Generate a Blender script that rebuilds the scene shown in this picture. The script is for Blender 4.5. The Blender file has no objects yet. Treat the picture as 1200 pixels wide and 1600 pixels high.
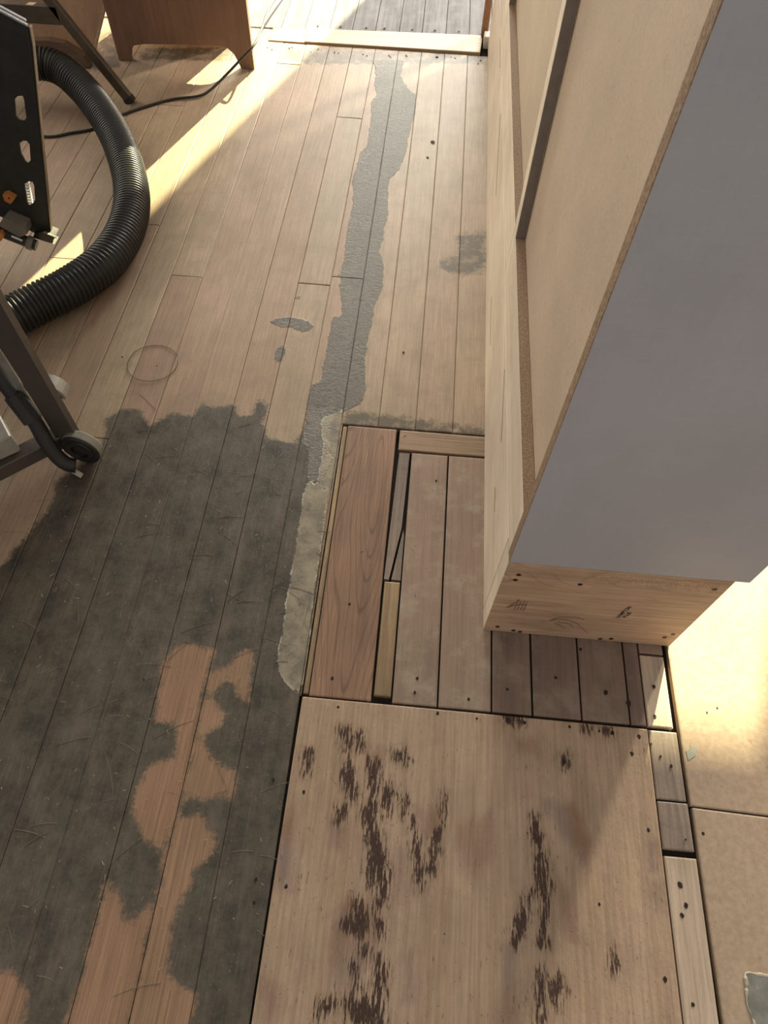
import bpy, bmesh, math, random
import numpy as np
from mathutils import Vector, Matrix
from mathutils.geometry import tessellate_polygon
random.seed(7)
rng = np.random.default_rng(7)
S = bpy.context.scene
COL = S.collection

# ---------------------------------------------------------------- camera
cam_d = bpy.data.cameras.new('camera')
cam_d.sensor_fit = 'VERTICAL'; cam_d.sensor_height = 36.0
cam_d.lens = 1064.76 / 1600 * 36.0
cam_d.clip_start = 0.02
cam = bpy.data.objects.new('camera', cam_d); COL.objects.link(cam)
CAM_ROT = Matrix(((0.99608844, -0.0846654, 0.02528996), (0.08508783, 0.84186905, -0.53293205), (0.02383007, 0.53299932, 0.84578002)))
cam.matrix_world = Matrix.Translation((0, 0, 1.22)) @ CAM_ROT.to_4x4()
S.camera = cam

# ---------------------------------------------------------------- world, sun, window light, exposure
S.view_settings.view_transform = 'Standard'; S.view_settings.look = 'None'
S.view_settings.gamma = 1.0; S.view_settings.use_curve_mapping = False
S.view_settings.exposure = 0.0
W = bpy.data.worlds.new('world'); S.world = W; W.use_nodes = True
W.node_tree.nodes['Background'].inputs[0].default_value = (0.97, 0.90, 0.82, 1)
W.node_tree.nodes['Background'].inputs[1].default_value = 0.50

def lamp(name, kind, loc, direction, energy, color, **kw):
    d = bpy.data.lights.new(name, kind); d.energy = energy; d.color = color
    for k, v in kw.items(): setattr(d, k, v)
    o = bpy.data.objects.new(name, d); COL.objects.link(o); o.location = loc
    o.rotation_euler = Vector(direction).to_track_quat('-Z', 'Y').to_euler()
    return o
AZ, EL = math.radians(18.0), math.radians(24.0)
SUN_DIR = (-math.sin(AZ) * math.cos(EL), -math.cos(AZ) * math.cos(EL), -math.sin(EL))
lamp('sun', 'SUN', (3, 9, 5), SUN_DIR, 28.0, (1.0, 0.91, 0.54), angle=math.radians(0.5))
lamp('doorway_daylight', 'AREA', (-0.15, 12.0, 2.8), (0, -1, -0.2), 2150, (1.0, 0.96, 0.84), shape='RECTANGLE', size=5.0, size_y=4.0)
lamp('window_daylight', 'AREA', (3.25, 6.40, 1.7), (-0.42, -0.9, -0.15), 600, (1.0, 0.88, 0.70), shape='RECTANGLE', size=0.34, size_y=2.0)
lamp('side_window_daylight', 'AREA', (-3.3, 3.2, 1.7), (1, -0.45, -0.25), 66, (1.0, 0.90, 0.74), shape='RECTANGLE', size=2.2, size_y=1.5)

# ---------------------------------------------------------------- helpers
def tag(o, label=None, cat=None, group=None, kind=None):
    if label: o['label'] = label
    if cat: o['category'] = cat
    if group: o['group'] = group
    if kind: o['kind'] = kind
    return o
def thing(name, label, cat, loc, group=None):
    o = bpy.data.objects.new(name, None); COL.objects.link(o); o.location = loc; o.empty_display_size = 0.05
    return tag(o, label, cat, group)
def link(name, me, mats, parent=None, label=None, kind=None):
    if not isinstance(mats, (list, tuple)): mats = [mats]
    for m in mats: me.materials.append(m)
    o = bpy.data.objects.new(name, me); COL.objects.link(o)
    if parent is not None:
        o.parent = parent
        o.matrix_parent_inverse = Matrix.Translation(parent.matrix_basis.translation).inverted() if parent.rotation_euler.z == 0 else parent.matrix_basis.inverted()
    return tag(o, label, None, None, kind)
def obj(name, bm, mats, parent=None, label=None, kind=None, smooth=False):
    me = bpy.data.meshes.new(name); bm.normal_update(); bm.to_mesh(me); bm.free()
    if smooth:
        for p in me.polygons: p.use_smooth = True
    return link(name, me, mats, parent, label, kind)
def box(x0, x1, y0, y1, z0, z1, bev=0.0015, bm=None, rot=0.0, pivot=None):
    b = bmesh.new()
    vs = [b.verts.new((x, y, z)) for z in (z0, z1) for y in (y0, y1) for x in (x0, x1)]
    for f in ((0, 2, 3, 1), (4, 5, 7, 6), (0, 1, 5, 4), (2, 6, 7, 3), (0, 4, 6, 2), (1, 3, 7, 5)): b.faces.new([vs[i] for i in f])
    if bev: bmesh.ops.bevel(b, geom=list(b.edges), offset=bev, segments=1, affect='EDGES')
    if rot:
        c = Vector(pivot) if pivot else Vector(((x0+x1)/2, (y0+y1)/2, (z0+z1)/2))
        bmesh.ops.rotate(b, verts=b.verts, cent=c, matrix=Matrix.Rotation(rot, 3, 'Z'))
    return merge(bm, b)
def merge(bm, b):
    if bm is None: return b
    me = bpy.data.meshes.new('tmp'); b.to_mesh(me); b.free(); bm.from_mesh(me); bpy.data.meshes.remove(me)
    return bm
def obox(p, q, w, h, bev=0.001, bm=None, upv=(0, 0, 1)):
    """bar of section w x h from p to q"""
    p, q = Vector(p), Vector(q); d = q - p; L = d.length; d.normalize()
    s = d.cross(Vector(upv)).normalized(); u = s.cross(d)
    b = box(-w/2, w/2, 0, L, -h/2, h/2, bev)
    M = Matrix((s, d, u)).transposed()
    for v in b.verts: v.co = M @ v.co + p
    return merge(bm, b)
def prism(outline, off, holes=(), bev=0.0, bm=None):
    """flat outline with holes, pushed along off"""
    b = bmesh.new(); loops = [[Vector(p) for p in l] for l in [outline] + list(holes)]
    V = [b.verts.new(p) for l in loops for p in l]
    for t in tessellate_polygon(loops): b.faces.new([V[k] for k in t])
    r = bmesh.ops.extrude_face_region(b, geom=list(b.faces))
    bmesh.ops.translate(b, verts=[v for v in r['geom'] if isinstance(v, bmesh.types.BMVert)], vec=off)
    bmesh.ops.recalc_face_normals(b, faces=b.faces)
    return merge(bm, b)
def tube(pts, rad, n=12, bm=None, flat=1.0, caps=True):
    P = [Vector(p) for p in pts]; N = len(P)
    R = rad if hasattr(rad, '__len__') else [rad] * N
    b = bmesh.new(); rings = []; up = Vector((0, 0, 1)); prev = None
    for i in range(N):
        t = (P[min(i+1, N-1)] - P[max(i-1, 0)]).normalized()
        if prev is None:
            s = t.cross(up)
            if s.length < 1e-3: s = t.cross(Vector((1, 0, 0)))
        else: s = prev - t * prev.dot(t)
        s.normalize(); prev = s; u = s.cross(t)
        rings.append([b.verts.new(P[i] + s * (R[i] * math.cos(a)) + u * (R[i] * flat * math.sin(a))) for a in [2*math.pi*k/n for k in range(n)]])
    for i in range(N-1):
        for k in range(n): b.faces.new((rings[i][k], rings[i][(k+1) % n], rings[i+1][(k+1) % n], rings[i+1][k]))
    if caps: b.faces.new(rings[0][::-1]); b.faces.new(rings[-1])
    bmesh.ops.recalc_face_normals(b, faces=b.faces)
    return merge(bm, b)
def lathe(c, axis, prof, n=32, bm=None):
    """prof: (radius, distance along axis)"""
    a = Vector(axis).normalized(); s = a.cross(Vector((0, 0, 1))).normalized(); u = s.cross(a); c = Vector(c)
    b = bmesh.new(); rings = []
    for r, h in prof: rings.append([b.verts.new(c + a*h + (s*math.cos(t) + u*math.sin(t))*max(r, 1e-4)) for t in [2*math.pi*k/n for k in range(n)]])
    for i in range(len(rings)-1):
        for k in range(n): b.faces.new((rings[i][k], rings[i][(k+1) % n], rings[i+1][(k+1) % n], rings[i+1][k]))
    b.faces.new(rings[0][::-1]); b.faces.new(rings[-1])
    bmesh.ops.recalc_face_normals(b, faces=b.faces)
    return merge(bm, b)
def spline(pts, step):
    """Catmull-Rom through pts resampled at a step"""
    P = [np.array(p, float) for p in pts]; P = [2*P[0]-P[1]] + P + [2*P[-1]-P[-2]]
    out = []
    for i in range(1, len(P)-2):
        for t in np.linspace(0, 1, 24, endpoint=False):
            a, b, c, d = P[i-1], P[i], P[i+1], P[i+2]
            out.append(0.5*((2*b) + (c-a)*t + (2*a-5*b+4*c-d)*t*t + (3*b-a-3*c+d)*t**3))
    out.append(P[-2]); out = np.array(out)
    L = np.concatenate([[0], np.cumsum(np.linalg.norm(np.diff(out, axis=0), axis=1))])
    s = np.arange(0, L[-1], step)
    return np.stack([np.interp(s, L, out[:, k]) for k in range(3)], 1)

# ---------------------------------------------------------------- stain and painted shade shapes on the floor (metres)
DARK=[
[(-0.691,0.955),(-0.664,0.987),(-0.627,0.991),(-0.586,0.947),(-0.545,0.990),(-0.499,0.985),(-0.481,1.026),(-0.453,1.015),(-0.411,1.029),(-0.390,0.996),(-0.361,1.003),(-0.362,1.048),(-0.335,1.051),(-0.330,0.974),(-0.312,0.939),(-0.282,0.933),(-0.246,0.936),(-0.239,0.984),(-0.239,1.032),(-0.179,1.038),(-0.160,1.001),(-0.164,0.856),(-0.145,0.385),(-0.120,0.362),(-0.120,0.177),(-0.120,0.011),(-0.120,-0.50),(-1.30,-0.50),(-1.30,0.30),(-1.022,0.521),(-0.784,0.565),(-0.775,0.591),(-0.746,0.674),(-0.728,0.731),(-0.749,0.779),(-0.710,0.808),(-0.679,0.891)],
]
DARKHOLE=[
[(-0.407,0.427),(-0.379,0.443),(-0.326,0.432),(-0.329,0.382),(-0.327,0.292),(-0.323,0.178),(-0.325,0.088),(-0.363,0.110),(-0.391,0.130),(-0.398,0.148),(-0.397,0.203),(-0.378,0.229),(-0.351,0.240),(-0.358,0.281),(-0.370,0.297),(-0.397,0.301),(-0.410,0.347),(-0.412,0.417)],
[(-0.286,0.426),(-0.270,0.440),(-0.254,0.432),(-0.252,0.394),(-0.243,0.340),(-0.256,0.347),(-0.280,0.377),(-0.289,0.395)],
[(-0.317,0.399),(-0.299,0.401),(-0.282,0.386),(-0.303,0.366),(-0.312,0.347),(-0.307,0.334),(-0.278,0.321),(-0.290,0.296),(-0.309,0.281),(-0.307,0.264),(-0.282,0.238),(-0.244,0.221),(-0.238,0.201),(-0.240,0.182),(-0.281,0.178),(-0.306,0.179),(-0.322,0.174),(-0.324,0.280),(-0.325,0.373)],
[(-0.327,0.143),(-0.287,0.151),(-0.257,0.127),(-0.252,0.102),(-0.275,0.079),(-0.288,0.036),(-0.293,-0.004),(-0.293,-0.036),(-0.282,-0.072),(-0.236,-0.086),(-0.236,-0.132),(-0.327,-0.140),(-0.326,-0.039),(-0.329,0.088)],
[(-0.408,0.039),(-0.387,0.034),(-0.375,-0.001),(-0.355,-0.003),(-0.329,0.029),(-0.327,-0.007),(-0.327,-0.140),(-0.421,-0.148),(-0.408,-0.077),(-0.412,0.019)],
[(-0.607,-0.083),(-0.511,-0.083),(-0.478,-0.107),(-0.469,-0.169),(-0.566,-0.177)],
]
GLUE=[
[(-0.248,2.702),(-0.231,2.662),(-0.220,2.581),(-0.221,2.527),(-0.204,2.451),(-0.221,2.411),(-0.209,2.326),(-0.210,2.232),(-0.207,2.142),(-0.227,2.095),(-0.230,2.010),(-0.235,1.949),(-0.223,1.891),(-0.218,1.815),(-0.221,1.723),(-0.221,1.671),(-0.215,1.579),(-0.223,1.505),(-0.214,1.475),(-0.216,1.543),(-0.218,1.468),(-0.199,1.399),(-0.196,1.353),(-0.219,1.346),(-0.219,1.262),(-0.219,1.184),(-0.218,1.124),(-0.238,1.109),(-0.242,1.070),(-0.238,1.008),(-0.235,0.925),(-0.176,0.931),(-0.177,1.014),(-0.152,1.035),(-0.121,1.057),(-0.107,1.110),(-0.114,1.162),(-0.122,1.216),(-0.118,1.273),(-0.118,1.331),(-0.114,1.400),(-0.099,1.474),(-0.108,1.573),(-0.124,1.631),(-0.117,1.674),(-0.112,1.809),(-0.125,1.962),(-0.099,2.016),(-0.082,2.114),(-0.080,2.180),(-0.075,2.284),(-0.067,2.369),(-0.074,2.481),(-0.103,2.516),(-0.132,2.599),(-0.130,2.718)],
[(-0.378,1.318),(-0.356,1.328),(-0.324,1.334),(-0.282,1.329),(-0.263,1.312),(-0.283,1.280),(-0.318,1.296),(-0.342,1.294),(-0.372,1.307)],
[(-0.334,1.242),(-0.344,1.207),(-0.341,1.175),(-0.322,1.173),(-0.319,1.221)],
[(-0.326,1.421),(-0.308,1.416),(-0.310,1.403),(-0.323,1.402)],
[(-0.213,0.837),(-0.181,0.828),(-0.173,0.855),(-0.161,0.891),(-0.182,0.943),(-0.203,0.941),(-0.219,0.921)],
]
PALE=[
[(-0.205,1.006),(-0.157,1.040),(-0.150,0.946),(-0.150,0.806),(-0.187,0.823),(-0.187,0.924)],
[(-0.213,0.837),(-0.161,0.805),(-0.158,0.709),(-0.157,0.563),(-0.148,0.396),(-0.159,0.365),(-0.192,0.392),(-0.206,0.415),(-0.207,0.517),(-0.210,0.658)],
]
BAND=[
[(-0.561,2.750),(-0.207,2.761),(0.158,2.792),(0.164,2.726),(-0.223,2.677),(-0.473,2.638),(-0.572,2.671)],
[(0.093,1.728),(0.172,1.747),(0.171,1.569),(0.110,1.549),(0.054,1.569),(0.052,1.610),(0.101,1.629)],
[(-0.150,1.041),(0.175,1.014),(0.175,0.991),(-0.149,0.987)],
[(-1.077,2.673),(-0.745,2.719),(-0.738,2.624),(-1.077,2.587)],  # shade inside the desk arch, painted as darker floor
[(-1.285,2.768),(-1.215,2.778),(-1.110,2.504),(-1.220,2.489)],  # shade in the gap between desk and leaning panel, painted dark
]
BURN=[
[(-0.075,0.308),(-0.062,0.311),(-0.055,0.274),(-0.048,0.244),(-0.035,0.205),(-0.041,0.196),(-0.048,0.204),(-0.060,0.229),(-0.063,0.243),(-0.055,0.247),(-0.065,0.284)],
[(-0.021,0.264),(-0.003,0.262),(-0.001,0.241),(-0.006,0.214),(-0.000,0.195),(-0.005,0.175),(0.004,0.151),(0.014,0.127),(0.024,0.107),(0.029,0.070),(0.023,0.049),(0.013,0.049),(0.016,0.066),(0.010,0.085),(0.001,0.073),(-0.005,0.096),(-0.009,0.138),(-0.019,0.174),(-0.011,0.201)],
[(0.014,0.233),(0.024,0.214),(0.021,0.194),(0.015,0.177),(0.009,0.196)],
[(0.042,0.212),(0.053,0.181),(0.046,0.180)],
[(0.062,0.172),(0.072,0.145),(0.079,0.109),(0.081,0.100),(0.079,0.074),(0.074,0.097),(0.067,0.132)],
[(0.113,0.218),(0.112,0.173),(0.104,0.148),(0.098,0.102),(0.092,0.103),(0.096,0.153),(0.107,0.173)],
[(-0.020,0.054),(-0.003,0.044),(0.005,0.015),(-0.005,0.003),(-0.022,0.012),(-0.037,0.015),(-0.034,0.024),(-0.018,0.032)],
[(0.013,0.035),(0.025,0.027),(0.020,0.008)],
[(-0.006,-0.002),(0.002,-0.007),(-0.002,-0.018),(-0.008,-0.011)],
[(0.022,-0.018),(0.033,-0.031),(0.031,-0.069),(0.023,-0.064)],
[(-0.045,0.304),(-0.038,0.306),(-0.034,0.280),(-0.040,0.281)],
[(-0.065,0.183),(-0.051,0.184),(-0.053,0.165),(-0.059,0.158)],
[(-0.131,0.267),(-0.120,0.269),(-0.119,0.234),(-0.125,0.230)],
[(0.021,0.281),(0.035,0.283),(0.050,0.270),(0.047,0.263),(0.029,0.272)],
[(-0.024,-0.076),(0.027,-0.069),(0.037,-0.098),(-0.009,-0.101)],
[(-0.017,-0.027),(-0.009,-0.029),(-0.005,-0.052),(0.002,-0.061),(-0.007,-0.062)],
[(-0.057,-0.081),(-0.036,-0.079),(-0.041,-0.090),(-0.061,-0.096)],
[(0.262,0.197),(0.273,0.173),(0.275,0.144),(0.282,0.098),(0.280,0.078),(0.272,0.080),(0.264,0.108),(0.262,0.154),(0.259,0.172)],
[(0.261,0.090),(0.250,0.073),(0.243,0.045),(0.235,0.018),(0.227,0.015),(0.225,0.030),(0.234,0.055),(0.247,0.078)],
[(0.269,0.066),(0.278,0.064),(0.274,0.019),(0.265,0.018)],
[(0.278,-0.024),(0.290,-0.018),(0.296,-0.033),(0.290,-0.055),(0.280,-0.044)],
[(0.312,0.299),(0.321,0.303),(0.321,0.286),(0.313,0.285)],
[(0.375,0.019),(0.379,-0.001),(0.373,-0.004)],
[(0.390,0.355),(0.403,0.358),(0.401,0.346),(0.388,0.345)],
[(0.212,0.360),(0.248,0.358),(0.244,0.349),(0.219,0.348)],
[(0.262,-0.016),(0.269,-0.015),(0.265,-0.079),(0.261,-0.079)],
[(0.357,0.356),(0.368,0.355),(0.366,0.349),(0.359,0.349)],
]
TONE=[
[(0.066,0.195),(0.107,0.198),(0.106,0.154),(0.079,0.152)],
[(-0.153,0.147),(-0.134,0.177),(-0.121,0.104),(-0.122,0.057),(-0.149,0.063)],
[(-0.020,0.292),(-0.001,0.283),(-0.002,0.215),(-0.016,0.233)],
[(-0.068,0.154),(-0.048,0.153),(-0.051,0.122),(-0.065,0.127)],
[(0.021,0.146),(0.067,0.120),(0.065,0.047),(0.038,0.065)],
[(-0.142,-0.063),(-0.117,-0.066),(-0.094,-0.099),(-0.126,-0.106)],
[(0.053,-0.008),(0.078,-0.006),(0.078,-0.065),(0.063,-0.066)],
[(-0.039,0.052),(0.025,0.058),(0.025,-0.010),(-0.014,-0.058),(-0.042,-0.055),(-0.049,0.024)],
[(0.442,0.120),(0.467,0.120),(0.467,0.078),(0.452,0.077),(0.442,0.095)],
[(0.137,0.173),(0.190,0.197),(0.192,0.130),(0.161,0.099),(0.142,0.114)],
[(0.226,0.329),(0.265,0.322),(0.264,0.302),(0.232,0.299)],
[(0.282,0.224),(0.329,0.222),(0.352,0.162),(0.343,0.132),(0.307,0.176)],
[(0.291,0.127),(0.314,0.078),(0.335,0.021),(0.311,0.032)],
[(0.212,0.011),(0.224,0.017),(0.223,-0.082),(0.211,-0.083)],
[(0.443,0.182),(0.462,0.178),(0.460,0.133),(0.443,0.132)],
]
def sdf(xy, polys):
    """signed distance (positive inside) of points to the union of polygons"""
    best = np.full(len(xy), -1.0)
    for q in polys:
        q = np.array(q); x, y = xy[:, 0], xy[:, 1]; ins = np.zeros(len(xy), bool); dm = np.full(len(xy), 9.0)
        for i in range(len(q)):
            a, b = q[i], q[(i+1) % len(q)]; d = b - a
            t = np.clip(((x-a[0])*d[0] + (y-a[1])*d[1]) / (d@d + 1e-12), 0, 1)
            dm = np.minimum(dm, np.hypot(x-a[0]-t*d[0], y-a[1]-t*d[1]))
            c = ((a[1] > y) != (b[1] > y))
            with np.errstate(divide='ignore', invalid='ignore'): ins ^= c & (x < (b[0]-a[0])*(y-a[1])/(b[1]-a[1]+1e-15) + a[0])
        best = np.maximum(best, np.where(ins, dm, -dm))
    return best
def put(me, name, vals):
    a = me.attributes.new(name, 'FLOAT', 'POINT'); a.data.foreach_set('value', np.asarray(vals, np.float32))
def slab(name, corners, z, th, mat, parent, step=(0.012, 0.012), fields=None, lip=0.0022, drop=0.0009, label=None, tilt=0.0):
    """a board: gridded top face with eased edges and four sides; corners = (x0,y0),(x1,y0),(x1,y1),(x0,y1)"""
    c = [np.array(p, float) for p in corners]
    w = max(np.linalg.norm(c[1]-c[0]), 1e-3); h = max(np.linalg.norm(c[3]-c[0]), 1e-3)
    def ts(L, st):
        n = max(1, int(round((L-2*lip)/st)))
        return np.concatenate([[0], np.linspace(lip/L, 1-lip/L, n+1), [1]])
    U, V = ts(w, step[0]), ts(h, step[1]); nu, nv = len(U), len(V)
    uu, vv = np.meshgrid(U, V)
    xy = (c[0]*((1-uu)*(1-vv))[..., None] + c[1]*(uu*(1-vv))[..., None] + c[2]*(uu*vv)[..., None] + c[3]*((1-uu)*vv)[..., None]).reshape(-1, 2)
    edge = np.zeros((nv, nu), bool); edge[0] = edge[-1] = True; edge[:, 0] = edge[:, -1] = True
    zz = np.where(edge.ravel(), z-drop, z) + tilt*(uu.ravel()-0.5)
    top = np.column_stack([xy, zz])
    i = np.arange(nu*nv).reshape(nv, nu)
    F = np.stack([i[:-1, :-1], i[:-1, 1:], i[1:, 1:], i[1:, :-1]], -1).reshape(-1, 4).tolist()
    ring = list(i[0, :]) + list(i[1:, -1]) + list(i[-1, -2::-1]) + list(i[-2:0:-1, 0])
    low = top[ring].copy(); low[:, 2] = z-th; base = len(top); n = len(ring)
    F += [[int(ring[k]), base+k, base+(k+1) % n, int(ring[(k+1) % n])] for k in range(n)]
    me = bpy.data.meshes.new(name); allv = np.vstack([top, low]); me.from_pydata(allv.tolist(), [], F); me.update()
    for nm, (polys, holes) in (fields or {}).items():
        d = sdf(allv[:, :2], polys)
        if holes: d = np.minimum(d, -sdf(allv[:, :2], holes))
        put(me, nm, d)
    return link(name, me, mat, parent, label)

# ---------------------------------------------------------------- node materials
class NT:
    def __init__(s, name):
        s.m = bpy.data.materials.new(name); s.m.use_nodes = True; s.t = s.m.node_tree; s.b = s.t.nodes['Principled BSDF']
    def n(s, t, **k):
        x = s.t.nodes.new(t)
        for a, v in k.items(): setattr(x, a, v)
        return x
    def plug(s, sock, v):
        if isinstance(v, bpy.types.NodeSocket): s.t.links.new(v, sock)
        elif v is not None:
            if sock.type == 'RGBA' and len(v) == 3: v = (*v, 1)
            sock.default_value = v
    def math(s, op, a, b=0.0, c=None, clamp=False):
        x = s.n('ShaderNodeMath', operation=op, use_clamp=clamp); s.plug(x.inputs[0], a); s.plug(x.inputs[1], b)
        if c is not None: s.plug(x.inputs[2], c)
        return x.outputs[0]
    def pos(s): return s.n('ShaderNodeNewGeometry').outputs['Position']
    def local(s): return s.n('ShaderNodeTexCoord').outputs['Object']
    def rand(s): return s.n('ShaderNodeObjectInfo').outputs['Random']
    def scale(s, v, k, off=None):
        x = s.n('ShaderNodeVectorMath', operation='MULTIPLY'); s.plug(x.inputs[0], v); x.inputs[1].default_value = k; r = x.outputs[0]
        if off is not None:
            y = s.n('ShaderNodeVectorMath', operation='ADD'); s.t.links.new(r, y.inputs[0])
            cb = s.n('ShaderNodeCombineXYZ')
            for i in range(3): s.plug(cb.inputs[i], off)
            s.t.links.new(cb.outputs[0], y.inputs[1]); r = y.outputs[0]
        return r
    def noise(s, v, sc=1.0, detail=3.0, rough=0.55, dist=0.0):
        x = s.n('ShaderNodeTexNoise'); s.plug(x.inputs['Vector'], v); x.inputs['Scale'].default_value = sc
        x.inputs['Detail'].default_value = detail; x.inputs['Roughness'].default_value = rough; x.inputs['Distortion'].default_value = dist
        return x.outputs['Fac']
    def step(s, v, lo, hi, a=0.0, b=1.0):
        x = s.n('ShaderNodeMapRange', interpolation_type='SMOOTHSTEP'); s.plug(x.inputs['Value'], v)
        x.inputs['From Min'].default_value = lo; x.inputs['From Max'].default_value = hi
        x.inputs['To Min'].default_value = a; x.inputs['To Max'].default_value = b
        return x.outputs['Result']
    def mix(s, f, a, b, mode='MIX'):
        x = s.n('ShaderNodeMix', data_type='RGBA', blend_type=mode); s.plug(x.inputs[0], f); s.plug(x.inputs[6], a); s.plug(x.inputs[7], b)
        return x.outputs[2]
    def grey(s, f):
        x = s.n('ShaderNodeCombineColor')
        for i in range(3): s.plug(x.inputs[i], f)
        return x.outputs[0]
    def attr(s, name): return s.n('ShaderNodeAttribute', attribute_name=name).outputs['Fac']
    def done(s, col, rough=0.6, bump=None, strength=0.3, dist=0.002, metal=0.0, spec=None):
        s.plug(s.b.inputs['Base Color'], col); s.plug(s.b.inputs['Roughness'], rough); s.b.inputs['Metallic'].default_value = metal
        if spec is not None: s.b.inputs['Specular IOR Level'].default_value = spec
        if bump is not None:
            x = s.n('ShaderNodeBump'); x.inputs['Strength'].default_value = strength; x.inputs['Distance'].default_value = dist
            s.plug(x.inputs['Height'], bump); s.t.links.new(x.outputs[0], s.b.inputs['Normal'])
        return s.m
def wood(name, a, b, red=None, axis=1, fine=220.0, broad=38.0, rough=0.6, stains=False, pits=0.0, dirt=0.0, dirtcol=(0.12, 0.09, 0.07), bumps=0.25, contrast=0.3, rings=0.0):
    N = NT(name); P = N.pos(); r = N.math('MULTIPLY', N.rand(), 41.0)
    def st(across, along): 
        k = [across]*3; k[axis] = along; return tuple(k)
    g = N.noise(N.scale(P, st(fine, fine*0.035), r), 1, 4, 0.7, 0.5)
    g2 = N.noise(N.scale(P, st(broad, broad*0.035), r), 1, 4, 0.6, 0.6)
    bl = N.noise(N.scale(P, (7, 4, 7), r), 1, 5, 0.6)
    col = N.mix(N.step(g2, 0.2, 0.85), a, b)
    if red is not None: col = N.mix(N.math('MULTIPLY', N.step(N.math('ADD', N.math('MULTIPLY', N.rand(), 0.6), N.math('MULTIPLY', bl, 0.5)), 0.3, 0.75), 0.75), col, red)
    lum = N.math('MULTIPLY', N.step(g, 0.28, 0.72, 1-contrast, 1+contrast*0.45), N.step(bl, 0.25, 0.75, 0.86, 1.12))
    col = N.mix(1.0, col, N.grey(lum), 'MULTIPLY')
    if rings:
        cn = N.noise(N.scale(P, st(11, 1.1), r), 1, 1, 0.4)
        fr = N.math('ABSOLUTE', N.math('SUBTRACT', N.math('FRACT', N.math('MULTIPLY', cn, 22)), 0.5))
        col = N.mix(1.0, col, N.grey(N.step(fr, 0.36, 0.5, 1.0, 1.0-rings)), 'MULTIPLY')
    sp = N.noise(N.scale(P, (1, 0.7, 1)), 210, 2, 0.5)
    if dirt:
        dm = N.math('MULTIPLY', N.step(N.noise(P, 14, 6, 0.7), 0.46, 0.68), dirt)
        col = N.mix(dm, col, dirtcol)
    if pits: col = N.mix(N.math('MULTIPLY', N.step(sp, 0.69, 0.76), pits), col, (0.05, 0.035, 0.025))
    h = N.math('ADD', N.math('MULTIPLY', g, 0.5), N.math('MULTIPLY', sp, 0.35)); rg = rough
    if stains:
        n1 = N.noise(P, 32, 4, 0.65); n2 = N.noise(P, 170, 3, 0.6)
        jit = N.math('ADD', N.math('MULTIPLY_ADD', n1, 0.036, -0.018), N.math('MULTIPLY_ADD', n2, 0.020, -0.010))
        col = N.mix(N.step(N.attr('hole'), -0.03, 0.004, 0.0, 0.8), col, N.mix(1.0, (0.315, 0.175, 0.098), N.grey(N.math('MULTIPLY', lum, N.step(N.noise(N.scale(P, (420, 5, 1)), 1, 2, 0.6), 0.3, 0.7, 0.72, 1.16))), 'MULTIPLY'))
        # soft discoloured bands, plus painted shade by the desk
        bd = N.math('ADD', N.attr('band'), N.math('MULTIPLY', jit, 1.6))
        bm_ = N.math('MULTIPLY', N.step(bd, -0.014, 0.012), N.step(n1, 0.3, 0.55, 0.35, 0.92))
        col = N.mix(bm_, col, (0.095, 0.076, 0.050))
        # old black adhesive worn into the boards
        dk = N.step(N.math('ADD', N.attr('dark'), jit), -0.007, 0.008)
        wear = N.step(N.noise(N.scale(P, (1.0, 0.35, 1)), 26, 6, 0.75), 0.42, 0.72, 0.0, 0.55)
        scr = N.step(N.noise(N.scale(P, (260, 30, 1)), 1, 2, 0.5), 0.64, 0.74, 0.0, 0.14)
        scr2 = N.step(N.noise(N.scale(P, (60, 300, 1)), 1, 2, 0.5), 0.68, 0.76, 0.0, 0.25)
        dcol = N.mix(N.step(N.noise(P, 16, 6, 0.75), 0.3, 0.7), (0.028, 0.027, 0.0195), (0.102, 0.090, 0.066))
        dcol = N.mix(N.math('ADD', scr, scr2, clamp=True), dcol, (0.24, 0.20, 0.155))
        dcol = N.mix(N.math('MULTIPLY', N.step(N.noise(N.scale(P, (1, .6, 1)), 330, 2, 0.5), 0.68, 0.74), 0.55), dcol, (0.32, 0.27, 0.205))
        dcol = N.mix(wear, dcol, (0.17, 0.125, 0.09))
        dcol = N.mix(0.15, dcol, N.mix(1.0, dcol, N.grey(N.step(g, 0.3, 0.7, 0.55, 1.35)), 'MULTIPLY'))
        col = N.mix(N.math('MULTIPLY', dk, N.step(g, 0.25, 0.85, 1.0, 0.93)), col, dcol)
        # grey thinset / glue ridge
        gl = N.step(N.math('ADD', N.attr('glue'), N.math('MULTIPLY', jit, 0.55)), -0.0015, 0.0025)
        rid = N.noise(N.scale(P, (34, 85, 1)), 1, 5, 0.7, 2.2)
        gcol = N.mix(N.step(rid, 0.3, 0.7), (0.072, 0.066, 0.050), (0.165, 0.147, 0.113))
        gcol = N.mix(N.math('MULTIPLY', N.step(n2, 0.62, 0.72), 0.6), gcol, (0.36, 0.33, 0.27))
        col = N.mix(gl, col, gcol)
        # cream plaster skim
        pj = N.math('ADD', N.attr('pale'), N.math('MULTIPLY', jit, 0.42))
        pl = N.math('MULTIPLY', N.step(pj, -0.001, 0.0015), N.step(N.noise(N.scale(P, (1, .5, 1)), 30, 5, 0.7), 0.26, 0.42))
        pcol = N.mix(N.step(N.noise(P, 22, 5, 0.7), 0.35, 0.65), (0.19, 0.165, 0.12), (0.33, 0.29, 0.205))
        rim = N.math('MULTIPLY', N.step(pj, 0.004, 0.001), N.step(n1, 0.42, 0.62))
        pcol = N.mix(rim, pcol, (0.55, 0.50, 0.40))
        col = N.mix(pl, col, pcol)
        h = N.math('ADD', h, N.math('ADD', N.math('MULTIPLY', gl, N.math('MULTIPLY_ADD', rid, 2.6, 0.5)), N.math('MULTIPLY', pl, 0.9)))
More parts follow.
